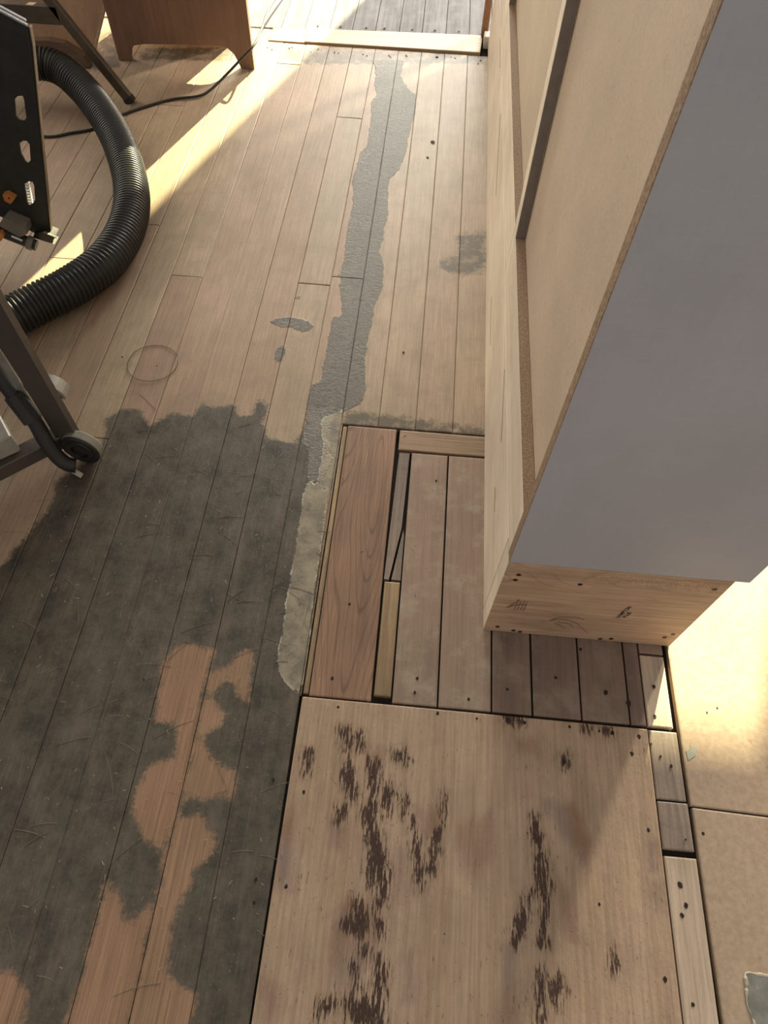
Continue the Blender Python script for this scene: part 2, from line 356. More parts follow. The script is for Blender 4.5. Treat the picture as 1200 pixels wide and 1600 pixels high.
        h = N.math('ADD', h, N.math('MULTIPLY', dk, N.math('MULTIPLY', n2, 0.5)))
        rg = N.math('ADD', N.math('MULTIPLY', dk, -0.10), rough)
    return N.done(col, rg, h, bumps, 0.0022)
def plain(name, col, rough=0.5, metal=0.0, var=0.12, sc=40.0, bump=0.0, spec=None, dust=0.0, dustcol=(0.45, 0.38, 0.3)):
    N = NT(name); P = N.pos(); n = N.noise(P, sc, 5, 0.65)
    c = N.mix(1.0, col, N.grey(N.step(n, 0.25, 0.75, 1-var, 1+var)), 'MULTIPLY')
    if dust: c = N.mix(N.math('MULTIPLY', N.step(N.noise(P, sc*0.4, 6, 0.75), 0.4, 0.75), dust), c, dustcol)
    return N.done(c, rough, n if bump else None, bump, 0.002, metal, spec)
def chip(name, c1, c2, sc=420.0, rough=0.75, bump=0.2, fleck=None):
    """particle board / fibre board"""
    N = NT(name); P = N.pos(); n = N.noise(P, sc, 3, 0.6); b = N.noise(P, 5, 5, 0.6)
    c = N.mix(N.step(n, 0.32, 0.68), c1, c2)
    c = N.mix(1.0, c, N.grey(N.step(b, 0.3, 0.7, 0.92, 1.07)), 'MULTIPLY')
    if fleck: c = N.mix(N.math('MULTIPLY', N.step(N.noise(N.scale(P, (1, .6, 1)), 90, 4, 0.7), 0.62, 0.70), 0.55), c, fleck)
    return N.done(c, rough, n, bump, 0.001)
# boards and sheets
M_floor = wood('old_fir_floor', (0.425, 0.325, 0.22), (0.368, 0.27, 0.178), (0.37, 0.245, 0.168), contrast=0.2, stains=True, bumps=0.45, pits=0.6, dirt=0.34, dirtcol=(0.225, 0.165, 0.11))
M_fir = wood('sanded_fir_patch', (0.36, 0.215, 0.135), (0.255, 0.145, 0.09), None, fine=150, broad=55, pits=0.3, dirt=0.12, rings=0.35)
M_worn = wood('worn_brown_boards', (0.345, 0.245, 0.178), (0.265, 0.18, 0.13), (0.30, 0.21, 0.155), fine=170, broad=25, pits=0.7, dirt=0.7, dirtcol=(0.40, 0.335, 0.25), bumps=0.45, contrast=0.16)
M_darkworn = wood('darker_brown_boards', (0.235, 0.16, 0.12), (0.16, 0.105, 0.078), None, fine=170, broad=25, pits=0.7, dirt=0.6, dirtcol=(0.30, 0.235, 0.18), bumps=0.4, contrast=0.16)  # darker brown version of the worn boards
M_ochre = wood('ochre_filler_wood', (0.38, 0.27, 0.15), (0.29, 0.19, 0.10), None, fine=140, pits=0.6, dirt=0.2)
M_splinter = wood('pale_splintered_edge', (0.42, 0.30, 0.17), (0.27, 0.18, 0.10), None, fine=200, pits=0.6, dirt=0.3, bumps=0.7)
M_greyold = wood('weathered_grey_board', (0.33, 0.265, 0.21), (0.235, 0.18, 0.145), None, fine=180, broad=30, pits=0.5, dirt=0.3, bumps=0.5)
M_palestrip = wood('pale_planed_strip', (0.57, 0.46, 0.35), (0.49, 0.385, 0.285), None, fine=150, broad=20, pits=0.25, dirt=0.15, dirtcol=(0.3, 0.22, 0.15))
M_thresh = wood('pale_pine_threshold', (0.55, 0.42, 0.27), (0.45, 0.32, 0.19), None, axis=0, fine=120, broad=22, pits=0.3, dirt=0.15, dirtcol=(0.25, 0.17, 0.1))
M_crossfir = wood('cross_grain_fir', (0.40, 0.27, 0.17), (0.29, 0.185, 0.115), None, axis=0, fine=150, broad=50, pits=0.3, rings=0.3)
M_painted = wood('grey_painted_boards', (0.27, 0.268, 0.285), (0.22, 0.22, 0.238), None, fine=90, broad=18, pits=0.25, dirt=0.35, dirtcol=(0.36, 0.35, 0.345), rough=0.85); M_painted.node_tree.nodes['Principled BSDF'].inputs['Specular IOR Level'].default_value = 0.15
def ply_mat():
    N = NT('old_plywood'); P = N.pos()
    g = N.noise(N.scale(P, (170, 6, 1)), 1, 4, 0.65); st = N.noise(N.scale(P, (16, 1.6, 1)), 1, 5, 0.6, 0.8)
    bl = N.noise(P, 8, 5, 0.65)
    col = N.mix(N.step(st, 0.3, 0.7), (0.475, 0.345, 0.24), (0.40, 0.28, 0.185))
    col = N.mix(1.0, col, N.grey(N.math('MULTIPLY', N.step(g, 0.25, 0.75, 0.78, 1.12), N.step(bl, 0.25, 0.75, 0.86, 1.1))), 'MULTIPLY')
    n1 = N.noise(N.scale(P, (1, .35, 1)), 60, 4, 0.65)
    tn = N.math('ADD', N.attr('tone'), N.math('MULTIPLY_ADD', n1, 0.03, -0.015))
    col = N.mix(N.math('MULTIPLY', N.step(tn, -0.016, 0.012, 0.0, 0.8), N.step(st, 0.32, 0.62, 0.15, 1.0)), col, N.mix(N.step(bl, 0.4, 0.6), (0.235, 0.125, 0.07), (0.22, 0.155, 0.135)))
    # splintered dark core showing where the face veneer is gone
    fl = N.noise(N.scale(P, (270, 36, 1)), 1, 6, 0.72)
    bd = N.math('ADD', N.attr('burn'), N.math('MULTIPLY_ADD', n1, 0.020, -0.0105))
    m = N.math('MULTIPLY', N.step(bd, -0.016, -0.006), N.step(N.math('ADD', fl, N.step(bd, -0.014, 0.012, -0.07, 0.14)), 0.50, 0.56))
    halo = N.math('MULTIPLY', N.step(bd, -0.022, 0.004, 0.0, 0.75), N.step(fl, 0.38, 0.58))
    col = N.mix(halo, col, (0.20, 0.115, 0.068))
    col = N.mix(m, col, N.mix(N.step(fl, 0.5, 0.7), (0.048, 0.020, 0.012), (0.095, 0.045, 0.027)))
    fk = N.math('MULTIPLY', N.step(N.noise(N.scale(P, (300, 45, 1)), 1, 2, 0.5), 0.66, 0.73), N.step(N.noise(P, 7, 3, 0.5), 0.40, 0.58))
    col = N.mix(N.math('MULTIPLY', fk, 0.85), col, (0.11, 0.06, 0.04))
    pt = N.step(N.noise(N.scale(P, (1, .8, 1)), 240, 2, 0.5), 0.68, 0.75)
    col = N.mix(N.math('MULTIPLY', pt, 0.35), col, (0.17, 0.10, 0.065))
    col = N.mix(N.step(N.noise(N.scale(P, (1, .55, 1)), 120, 5, 0.75), 0.56, 0.72, 0.0, 0.3), col, (0.60, 0.48, 0.36))
    h = N.math('ADD', N.math('MULTIPLY', g, 0.5), N.math('ADD', N.math('MULTIPLY', m, -1.2), N.math('MULTIPLY', pt, -0.8)))
    h = N.math('ADD', h, N.math('MULTIPLY', N.noise(N.scale(P, (1, .6, 1)), 130, 3, 0.6), 0.6))
    return N.done(col, 0.62, h, 0.6, 0.0025)
M_ply = ply_mat()
M_hard = chip('brown_hardboard_sheet', (0.45, 0.345, 0.25), (0.39, 0.285, 0.20), 90, 0.6, 0.35, (0.24, 0.15, 0.10))
M_tile = chip('grey_vinyl_remnant', (0.235, 0.235, 0.205), (0.16, 0.165, 0.145), 50, 0.6, 0.3, (0.45, 0.43, 0.37))
M_sub = plain('dark_subfloor', (0.018, 0.013, 0.010), 0.9)
M_hole = plain('hole_dark', (0.022, 0.014, 0.010), 0.9)

floor = link('floor', bpy.data.meshes.new('floor'), M_sub); tag(floor, kind='structure')
bmf = box(-3.2, 4.2, -1.2, 6.45, -0.045, -0.0145, 0); bmf.to_mesh(floor.data); bmf.free()

FIELDS = dict(hole=(DARKHOLE, None), dark=(DARK, DARKHOLE), glue=(GLUE, None), pale=(PALE, None), band=(BAND, None))
def board(x0, x1, y0, y1, mat=None, st=(0.012, 0.014), z=0.0, lab=None, name='floorboard', stained=True, gap=None, tilt=None):
    g = gap if gap is not None else random.uniform(0.0003, 0.0009)
    return slab(name, ((x0+g, y0+0.0008), (x1-g, y0+0.0008), (x1-g, y1-0.0008), (x0+g, y1-0.0008)), z + random.uniform(-0.0004, 0.0004), 0.013,
                mat or M_floor, floor, st, FIELDS if stained else None, label=lab, tilt=random.uniform(-0.0007, 0.0007) if tilt is None else tilt)
X = lambda k: 0.102 - 0.0856*k          # board seams, counted leftwards
YE = 2.784                              # where the old floor stops at the threshold
joints = {3: [1.503], 4: [1.467, 2.30], 7: [2.629], 8: [1.46], 9: [0.9], 10: [1.665], 11: [0.55, 2.3], 12: [1.493], 13: [0.75, 2.1], 14: [1.7], 15: [0.95], 16: [2.2], 17: [1.2]}
for k in range(2, 18):
    x0, x1 = X(k+1) if k < 17 else X(18), X(k)
    if k == 2: x1 = X(2)
    ys = [-0.45] + joints.get(k, []) + [YE + (0.10 if k >= 8 else 0)]
    if k <= 2: ys = [0.9975] + [y for y in joints.get(k, []) if y > 1] + [YE]
    fine = k <= 11
    for a, b in zip(ys[:-1], ys[1:]): board(x0, x1, a, b, st=(0.012, 0.014) if fine else (0.03, 0.05))
for k in (0, 1): board(X(k+1), X(k), 0.9975, YE)
board(X(0), 0.215, 0.9975, YE)
# strip beside the plywood and under the cream plaster
board(X(3)+0.0005, -0.1515, 0.362, 0.9975, gap=0.0006, lab='floorboard under a skim of cream plaster'); 
board(-0.1545+0.0, -0.1545+0.0, 0, 0) if False else None
# patched-in boards
def patch(x0, x1, y0, y1, mat, lab=None, name='patch_board', z=0.0, st=(0.03, 0.06), gap=0.0012): return board(x0, x1, y0, y1, mat, st, z, lab, name, False, gap)
patch(-0.1495, -0.1395, 0.368, 0.993, M_splinter, 'thin pale splintered edge strip', 'splintered_strip', -0.001, gap=0.0005)
patch(-0.139, -0.025, 0.3645, 0.994, M_fir, 'wide reddish fir patch board with arched grain', z=0.001)
patch(-0.0195, 0.235, 0.9365, 0.994, M_crossfir, 'short fir patch board laid crosswise', z=0.0005, gap=0.001)
for lab, q in (('tapered grey sliver of wood', [(-.0232, .612), (-.0135, .612), (.0035, .735), (.0078, .930), (-.0158, .930)]), ('small pointed grey sliver', [(-.0085, .6125), (.0098, .6125), (.0098, .715), (.0072, .73)])):
    obj('wedge_sliver', prism([(x, y, -.0012) for x, y in q], (0, 0, -.011)), M_greyold, floor, lab)
patch(-0.0225, 0.0105, 0.376, 0.6075, M_ochre, 'narrow ochre filler strip', 'filler_strip', -0.0005)
for a, b, m, l, yt in ((0.0115, 0.094, M_worn, None, 0.932), (0.095, 0.191, M_worn, None, 0.932), (0.192, 0.2645, M_darkworn, None, 0.932), (0.266, 0.353, M_darkworn, None, 0.932), (0.354, 0.4395, M_darkworn, None, 0.932), (0.4405, 0.469, M_darkworn, None, 0.932), (0.470, 0.5165, M_palestrip, 'pale end of a board, sunlight put into its colour', 0.50)):  # last entry: sunlight on the board end painted as a paler colour
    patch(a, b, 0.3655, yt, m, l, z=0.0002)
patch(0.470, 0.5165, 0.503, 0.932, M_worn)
patch(0.221, 0.5165, 0.9365, 2.9, M_worn, st=(0.1, 0.3))
slab('plywood_sheet', ((-0.1535, -0.45), (0.4682, -0.45), (0.4682, 0.3605), (-0.1490, 0.3620)), 0.001, 0.014, M_ply, floor, (0.0045, 0.0055), dict(burn=(BURN, None), tone=(TONE, None)), label='scarred plywood sheet with dark splintered streaks')
patch(0.4695, 0.5220, 0.244, 0.3605, M_greyold, 'short weathered grey board with a long crack', z=-0.001)
patch(0.4705, 0.5235, 0.1675, 0.2425, M_greyold, 'short dark grey board with a broken end', z=-0.0015)
slab('patch_board', ((0.4705, -0.45), (0.519, -0.45), (0.523, 0.158), (0.4715, 0.158)), 0.0005, 0.012, M_palestrip, floor, (0.03, 0.05), label='pale planed strip with round screw holes')
def sheet(c, lab): return slab('hardboard_sheet', c, 0.001, 0.013, M_hard, floor, (0.05, 0.05), label=lab)
sheet(((0.5265, 0.2385), (1.6, 0.205), (1.6, 2.9), (0.5185, 2.9)), 'brown hardboard sheet in the sun')
sheet(((0.5285, -0.45), (1.6, -0.45), (1.6, 0.2015), (0.5285, 0.2355)), 'mottled brown hardboard sheet')
b = prism([(0.572, -0.22, 0.0011), (0.574, -0.06, 0.0011), (0.568, -0.028, 0.0011), (0.572, 0.008, 0.0011), (0.70, 0.004, 0.0011), (0.70, -0.22, 0.0011)], (0, 0, 0.0022))
obj('vinyl_remnant', b, M_tile, floor, 'torn grey vinyl remnant stuck to the hardboard')
M_rim = plain('torn_pale_rim', (0.52, 0.46, 0.36), 0.8, var=0.3, sc=200, bump=0.6)
obj('torn_edge', tube(spline([(0.572, -0.2, .0022), (0.573, -0.06, .0022), (0.567, -0.03, .0022), (0.571, -0.005, .0022), (0.573, 0.009, .0022), (0.60, 0.008, .0022), (0.70, 0.005, .0022)], 0.004), [0.0012 + 0.0022*random.random()**2 for _ in range(400)][:len(spline([(0.572, -0.2, .0022), (0.573, -0.06, .0022), (0.567, -0.03, .0022), (0.571, -0.005, .0022), (0.573, 0.009, .0022), (0.60, 0.008, .0022), (0.70, 0.005, .0022)], 0.004))], 6, flat=0.6), M_rim, floor, kind='stuff')
b = prism([(0.533, 0.312, 0.0011), (0.547, 0.322, 0.0011), (0.552, 0.334, 0.0011), (0.541, 0.339, 0.0011), (0.538, 0.330, 0.0011), (0.531, 0.328, 0.0011)], (0, 0, 0.0008))
obj('paint_flake', b, plain('pale_green_flake', (0.30, 0.31, 0.27), 0.7), floor, 'torn greenish flake on the hardboard')
# threshold and the grey porch boards beyond
slab('threshold_plank', ((-0.505, 2.790), (0.146, 2.797), (0.156, 2.935), (-0.512, 2.896)), 0.006, 0.02, M_thresh, floor, (0.06, 0.05), label='pale pine plank set across the floor')
slab('threshold_plank', ((-0.64, 2.789), (-0.5065, 2.7895), (-0.5135, 2.896), (-0.64, 2.889)), 0.003, 0.016, M_thresh, floor, (0.06, 0.05), label='short pale end piece of the cross plank')
px = [0.30, 0.19, 0.103, 0.0145, -0.077, -0.163, -0.2545, -0.342, -0.43, -0.523, -0.612, -0.70, -0.79, -0.88, -0.97, -1.06, -1.15, -1.24, -1.33, -1.42, -1.51]
for a, c in zip(px[1:], px[:-1]):
    y0 = 2.903 + (a+0.5)*0.06
    if a < -0.6: y0 = YE + 0.104
    slab('porch_board', ((a+0.001, y0), (c-0.001, y0+0.005), (c-0.001, 4.6), (a+0.001, 4.6)), random.uniform(0.0, 0.002), 0.014, M_painted, floor, (0.05, 0.2))
# nail holes, gouges and shavings
def discs(name, pts, par, mat, z=0.0012, lab=None):
    b = bmesh.new()
    for x, y, r in pts:
        r *= random.uniform(0.55, 0.9)
        n = 9; vs = [b.verts.new((x + r*random.uniform(.7, 1.15)*math.cos(2*math.pi*k/n), y + r*1.25*random.uniform(.7, 1.2)*math.sin(2*math.pi*k/n), z)) for k in range(n)]
        b.faces.new(vs)
    r_ = bmesh.ops.extrude_face_region(b, geom=list(b.faces)); bmesh.ops.translate(b, verts=[v for v in r_['geom'] if isinstance(v, bmesh.types.BMVert)], vec=(0, 0, -0.0012))
    bmesh.ops.recalc_face_normals(b, faces=b.faces)
    return obj(name, b, mat, par, lab, 'stuff')
holes = [(-.083, .349, .004), (.052, .388, .0045), (.095, .354, .004), (.165, .351, .004), (.316, .291, .005), (.45, .194, .0045), (-.13, .062, .004), (-.123, .202, .0038), (.452, .346, .005), (.436, .315, .004), (.405, .348, .005), (.382, .349, .003), (.33, .352, .004), (.25, .352, .004), (.22, .354, .005), (-.177, .217, .004), (-.179, .067, .0045), (-.176, .036, .003), (.472, .335, .003), (.36, .08, .003), (.12, .02, .002), (.45, -.01, .004),
         (.491, .118, .0048), (.496, .09, .0042), (.488, .076, .004), (.487, -.037, .0045), (.502, .30, .004), (.486, .315, .003), (.51, .185, .003), (.54, .197, .003), (.58, .40, .003), (.60, .41, .003),
         (.15, .385, .0045), (.055, .415, .004), (-.10, .40, .004), (-.085, .55, .0035), (.07, .86, .003), (-.028, 1.24, .004), (-.0, 2.19, .008), (-.012, 2.10, .005), (-.44, .366, .002), (-.62, 1.13, .002), (-.71, 1.15, .002),
         (-.04, .55, .002), (.4, .42, .005), (.31, .44, .004), (.22, .41, .003), (.36, .5, .004), (.44, .405, .005), (.485, .385, .004), (.49, .44, .004)]
for k in range(-1, 11):
    holes += [(X(k) - 0.043 + random.uniform(-.02, .02), YE - random.uniform(.02, .06), .004) for _ in range(2)]
discs('nail_hole', holes, floor, M_hole)
discs('porch_nail', [(0.5*(a+c) + random.uniform(-.02, .02), 2.93 + (a+.5)*.06, .006) for a, c in zip(px[2:10], px[1:9])], floor, M_hole, 0.0032)
b = bmesh.new()
for _ in range(420):
    x, y = random.uniform(-.95, .10), random.uniform(-.1, 1.1)
    if x > -.2 and random.random() < .5: continue
    L, w, a = random.uniform(.0015, .006)*random.choice((1, 1, 1.6)), random.uniform(.0004, .001), random.uniform(0, 3.14)
    merge(b, box(x-L/2, x+L/2, y-w/2, y+w/2, .0011, .0011+random.uniform(.0004, .0012), 0, rot=a))
bs = bmesh.new()
for _ in range(130):
    x, y, a, L = random.uniform(-.85, -.16), random.uniform(-.1, 1.0), random.gauss(0, .7) + random.choice((0, 0, 1.5)), random.uniform(.01, .07)
    p = [Vector((x + math.cos(a)*L*t, y + math.sin(a)*L*t + .05*L*math.sin(3*t), .00035)) for t in (0, .33, .66, 1)]
    tube(p, .00035, 4, bs, 1.0)
obj('scratches', bs, plain('scratch_raised_grain', (0.20, 0.165, 0.125), 0.8), floor, None, 'stuff')
shav = obj('wood_shavings', b, plain('pale_shavings', (0.40, 0.33, 0.25), 0.8), None, None, 'stuff')
tag(shav, 'scattered pale wood shavings and chips on the dark worn boards', 'wood shavings')

# ---------------------------------------------------------------- added sun-shaping wall and trim
M_wall = plain('white_wall', (0.55, 0.52, 0.47), 0.85)
b = bmesh.new()  # unseen far wall added so its openings shape the sunlight
for x0, x1, z0, z1 in ((-4.5, -1.05, 0, 3.5), (0.79, 2.33, 0, 3.5), (2.70, 3.02, 0, 3.5), (3.48, 5.2, 0, 3.5), (-1.05, 0.79, 2.65, 3.5), (2.33, 2.70, 2.93, 3.5), (3.02, 3.48, 2.75, 3.5)):
    box(x0, x1, 6.5, 6.62, z0-0.03 if z0 == 0 else z0, z1, 0, b)
tag(obj('sun_shaping_wall', b, M_wall), kind='structure')
M_brown = wood('brown_varnished_trim', (0.26, 0.125, 0.06), (0.19, 0.088, 0.04), None, axis=2, fine=100, broad=20)
tag(obj('trim_1', box(0.148, 0.172, 2.915, 2.96, -0.012, 2.1, 0.002), M_brown), kind='structure')
tag(obj('trim_2', box(0.146, 0.24, 2.905, 2.95, 0.0035, 0.03, 0.002) if False else box(0.1575, 0.24, 2.865, 2.912, -0.012, 0.03, 0.002), plain('white_painted_trim', (0.68, 0.66, 0.62), 0.5)), kind='structure')

# ---------------------------------------------------------------- cabinet
M_birch = wood('pale_birch_plywood', (0.87, 0.75, 0.60), (0.81, 0.685, 0.53), None, axis=1, fine=90, broad=16, rough=0.5, dirt=0.10, dirtcol=(0.4, 0.27, 0.15), pits=0.15, contrast=0.14)
M_lumber = wood('fresh_sawn_lumber', (0.58, 0.40, 0.27), (0.50, 0.325, 0.215), None, axis=0, fine=110, broad=34, rough=0.6, pits=0.15, contrast=0.22, rings=0.16)
M_pb = chip('particle_board_edge', (0.36, 0.245, 0.155), (0.21, 0.135, 0.085), 300, 0.8, 0.5)
M_mdf = chip('brown_fibreboard', (0.58, 0.465, 0.345), (0.52, 0.405, 0.295), 260, 0.7, 0.15, (0.36, 0.25, 0.17))
def linen():
    N = NT('grey_melamine'); P = N.pos()
    w1 = N.noise(N.scale(P, (30, 1, 520)), 1, 2, 0.5); w2 = N.noise(N.scale(P, (520, 1, 30)), 1, 2, 0.5); b = N.noise(P, 4, 4, 0.6)
    c = N.mix(N.math('ADD', N.math('MULTIPLY', w1, .5), N.math('MULTIPLY', w2, .5)), (0.405, 0.40, 0.43), (0.49, 0.485, 0.52))
    c = N.mix(1.0, c, N.grey(N.step(b, 0.3, 0.7, 0.94, 1.05)), 'MULTIPLY')
    return N.done(c, 0.55, w1, 0.06, 0.001)
M_mel = linen()
M_dark = plain('shadowed_stile_edge', (0.235, 0.20, 0.175), 0.7)  # shade on the stile's side faces put into a darker colour
M_ink = plain('black_stamp_ink', (0.05, 0.035, 0.03), 0.9)
M_screw = plain('dark_screw', (0.045, 0.03, 0.022), 0.5, 0.4)
cab = thing('cabinet', 'tall unfinished cabinet on a raw lumber base with a grey end panel', 'cabinet', (0.36, 1.7, 0))
FX, YN, YF, ZB, ZT = 0.175, 0.521, 2.88, 0.277, 1.14
b = box(FX, 0.529, YN, YN+0.0425, 0.0015, ZB, 0.0012); b.normal_update(); me = bpy.data.meshes.new('base_end_board')
for f in b.faces: f.material_index = 1 if f.normal.x < -0.9 else 0
b.to_mesh(me); b.free(); endb = link('base_end_board', me, [M_lumber, M_birch], cab, 'raw lumber board with stamps and screws')
for i, (x, z) in enumerate([(.198, .238), (.196, .219), (.199, .023), (.231, .012), (.244, .009), (.301, .223), (.509, .246), (.514, .059), (.505, .042), (.396, .009), (.415, .014)]):
    obj('screw', lathe((x, YN-0.0006, z), (0, 1, 0), [(0.0, 0.0004), (.0022, 0.0), (.0042, 0.0001), (.0042, 0.003)], 10), M_screw, endb)
def stamp(txt, x, z, size, rot):
    cu = bpy.data.curves.new('text', 'FONT'); cu.body = txt; cu.size = size; cu.space_character = 1.0; cu.offset = size*0.035
    t = bpy.data.objects.new('tmp_text', cu); COL.objects.link(t); bpy.context.view_layer.update()
    me = bpy.data.meshes.new_from_object(t.evaluated_get(bpy.context.evaluated_depsgraph_get())); bpy.data.objects.remove(t)
    me.transform(Matrix.Translation((x, YN-0.0003, z)) @ Matrix.Rotation(rot, 4, Vector((0, -1, 0))) @ Matrix.Rotation(math.pi/2, 4, 'X'))
    me.name = 'stamp'
    return link('stamp', me, M_ink, endb)
stamp('HAMPTON', .400, .108, .0102, math.radians(82)); stamp('PLUS', .411, .112, .0105, math.radians(82))
M_faint = plain('faint_stamp_ink', (0.20, 0.12, 0.09), 0.9)
b = bmesh.new()
for r in range(4):
    z = .104
    while z < .142:
        L = random.uniform(.002, .006); box(.214+r*.0055, .2165+r*.0055, YN-.0004, YN-.0001, z, z+L, 0, b); z += L + random.uniform(.0015, .003)
obj('smudged_stamp', b, M_faint, endb, 'faint smudged mill stamp')
M_smudge = plain('smudge_brown', (0.25, 0.15, 0.095), 0.9, var=0.3, sc=200)
b = bmesh.new()
for p in ([(.285, .072), (.30, .09), (.325, .096), (.345, .09)], [(.288, .075), (.31, .082), (.33, .075), (.352, .05), (.368, .03)], [(.30, .07), (.322, .066), (.335, .052)], [(.297, .064), (.315, .05), (.323, .04)], [(.20, .112), (.215, .125), (.232, .131)], [(.203, .118), (.212, .135), (.218, .15)]):
    tube(spline([(x, YN-.0001, z) for x, z in p], .004), 0.0017, 6, b, 0.3)
obj('smear', b, M_smudge, endb, 'brown glue smear', 'stuff')
b = bmesh.new()
for i in range(46):                     # feed-roller dents along the top of the board
    for j in range(7):
        x, z = .30 + i*.0046 + j*.0012, .266 - j*.0052
        if random.random() < 0.10 + 0.09*j or x > .522: continue
        box(x, x+.0022, YN-.0002, YN+.001, z, z+.0009, 0, b)
obj('roller_dents', b, M_smudge, endb, None, 'stuff')
obj('base_front_board', box(FX, FX+0.038, YN+0.0445, 2.86, 0.0015, ZB, 0.0012), M_birch, cab, 'pale front board of the base')
obj('base_back_board', box(0.491, 0.529, YN+0.0445, 2.86, 0.0015, ZB, 0.0012), M_lumber, cab)
b = box(FX, 0.55, YN-0.0005, YN+0.0185, ZB+0.0005, ZT, 0.0008)
me = bpy.data.meshes.new('end_panel'); b.normal_update()
for f in b.faces: f.material_index = 0 if abs(f.normal.y) > 0.9 else 1
b.to_mesh(me); b.free()
link('end_panel', me, [M_mel, M_pb], cab, 'grey end panel with a raw brown particle board edge')
obj('rear_panel', box(0.5515, 0.568, YN+0.035, YF, ZB+0.012, ZT, 0.001), M_mel, cab)
obj('top_panel', box(FX, 0.55, YN, YF, ZT+0.0008, ZT+0.02, 0.001), M_mel, cab)
ZL = 0.393
stiles = [1.172, 2.186, 2.845]
ys = [YN+0.0195]
for s in stiles:
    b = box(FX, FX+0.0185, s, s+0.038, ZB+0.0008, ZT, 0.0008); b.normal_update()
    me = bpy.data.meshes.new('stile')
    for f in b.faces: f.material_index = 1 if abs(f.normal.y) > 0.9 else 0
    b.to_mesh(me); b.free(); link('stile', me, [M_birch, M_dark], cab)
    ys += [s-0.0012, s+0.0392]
for i in range(0, len(ys)-1, 2):
    b = box(FX, FX+0.0185, ys[i], ys[i+1], ZB+0.0012, ZL, 0.0006); b.normal_update(); me = bpy.data.meshes.new('bottom_rail')
    for f in b.faces: f.material_index = 1 if f.normal.z > 0.9 else 0
    b.to_mesh(me); b.free(); link('bottom_rail', me, [M_birch, M_pb], cab)
    obj('recessed_panel', box(FX+0.0195, FX+0.031, ys[i]-0.0006, ys[i+1]+0.0006, ZB+0.002, ZT, 0.0005), M_mdf, cab)
b = bmesh.new()                          # hairline cracks in the pale base front
for p in ([(.95, .262), (.85, .235), (.80, .215)], [(1.9, .25), (1.75, .2), (1.65, .17)], [(1.35, .1), (1.28, .09), (1.2, .085)], [(.75, .15), (.70, .14)], [(2.3, .262), (2.15, .25)]):
    tube(spline([(FX-.0002, y, z) for y, z in p], .01), 0.0007, 6, b)
obj('crack', b, M_smudge, cab, None, 'stuff')

# ---------------------------------------------------------------- pew ends behind, leg stand, cord, hose
M_pew = wood('red_brown_varnished_desk', (0.215, 0.125, 0.085), (0.175, 0.098, 0.066), None, axis=2, fine=70, broad=14, rough=0.5, contrast=0.15)
M_pewlight = wood('tan_plywood_panel', (0.40, 0.25, 0.155), (0.33, 0.20, 0.12), None, axis=2, fine=70, broad=14, contrast=0.15)
pew = thing('wooden_desk', 'reddish brown wooden desk with an arched cutout under its end board', 'desk', (-0.9, 2.8, 0))
def pew_end(y):
    o = [(-1.138, 0), (-1.096, 0), (-1.0935, .012), (-1.086, .034), (-1.070, .051), (-1.034, .058), (-.90, .065), (-.765, .068), (-.738, .063), (-.718, .046), (-.706, .020), (-.699, 0), (-.652, 0), (-.649, .90), (-1.138, .90)]
    return prism([(x, y, z+.0015) for x, z in o], (0, .022, 0))
obj('end_board', pew_end(2.57), M_pew, pew)
obj('hidden_side_board', box(-.79, -.77, 2.74, 3.06, .0015, .88), M_pew, pew); obj('hidden_side_board', box(-1.132, -1.112, 2.74, 3.06, .0015, .88), M_pew, pew)  # unseen sides; the right one is placed to block sun under the desk
obj('sun_block_board', box(-1.1115, -.7905, 3.04, 3.06, .0015, .415), M_pew, pew)  # unseen, added to stop sun passing through beneath the desk
obj('desk_top', box(-1.14, -.765, 2.5925, 3.07, .8805, .90), M_pew, pew); obj('shelf', box(-1.1115, -.7905, 2.5925, 3.06, .42, .44), M_pew, pew)
pan = thing('leaning_panel', 'tan plywood panel with an arched foot leaning behind the black hose', 'panel', (-1.4, 2.56, 0))
P2 = [(-1.157, 2.593, .144), (-1.212, 2.563, .043), (-1.227, 2.551, .003), (-1.255, 2.551, .003), (-1.272, 2.555, .017), (-1.32, 2.563, .043), (-1.375, 2.565, .051), (-1.432, 2.565, .049), (-1.551, 2.561, .038), (-1.66, 2.557, .003), (-1.75, 2.557, .003), (-1.75, 2.76, 1.05), (-1.147, 2.76, 1.05), (-1.147, 2.6, .17)]
P2 = [(x, 2.55+.3*z, z) for x, y, z in P2]
obj('panel_board', prism(P2, (0.0, 0.018, -0.0054), bm=None), M_pewlight, pan)
e = [Vector(P2[i]) for i in (2, 1, 0, 13)]
obj('edge_band', tube([v + Vector((0.004, .006, 0.004)) for v in e], .006, 6), M_thresh, pan, 'pale sawn edge')
A2 = [(-1.222, .003), (-1.235, .003), (-1.249, .043), (-1.297, .065), (-1.351, .072), (-1.408, .069), (-1.524, .058), (-1.619, .046), (-1.66, .003), (-1.64, .003), (-1.54, .022), (-1.419, .036), (-1.329, .034), (-1.28, .018), (-1.262, .003)]
A2 = [(-1.222, .003), (-1.236, .034), (-1.297, .065), (-1.351, .072), (-1.408, .069), (-1.524, .058), (-1.619, .046), (-1.67, .003), (-1.64, .003), (-1.54, .022), (-1.419, .036), (-1.329, .034), (-1.28, .018), (-1.262, .003)]
obj('dark_arch_band', prism([(x, 2.50+.3*z, z) for x, z in A2], (0, .03, 0)), wood('dark_arch_brown', (0.14, 0.085, 0.05), (0.10, 0.06, 0.035), None, axis=0), pan, 'dark arch band across the foot')  # dark arch-shaped band below the panel's edge
M_leg = plain('brown_grey_steel', (0.105, 0.085, 0.068), 0.45, 0.35, 0.15, dust=0.3, dustcol=(0.22, 0.18, 0.14))
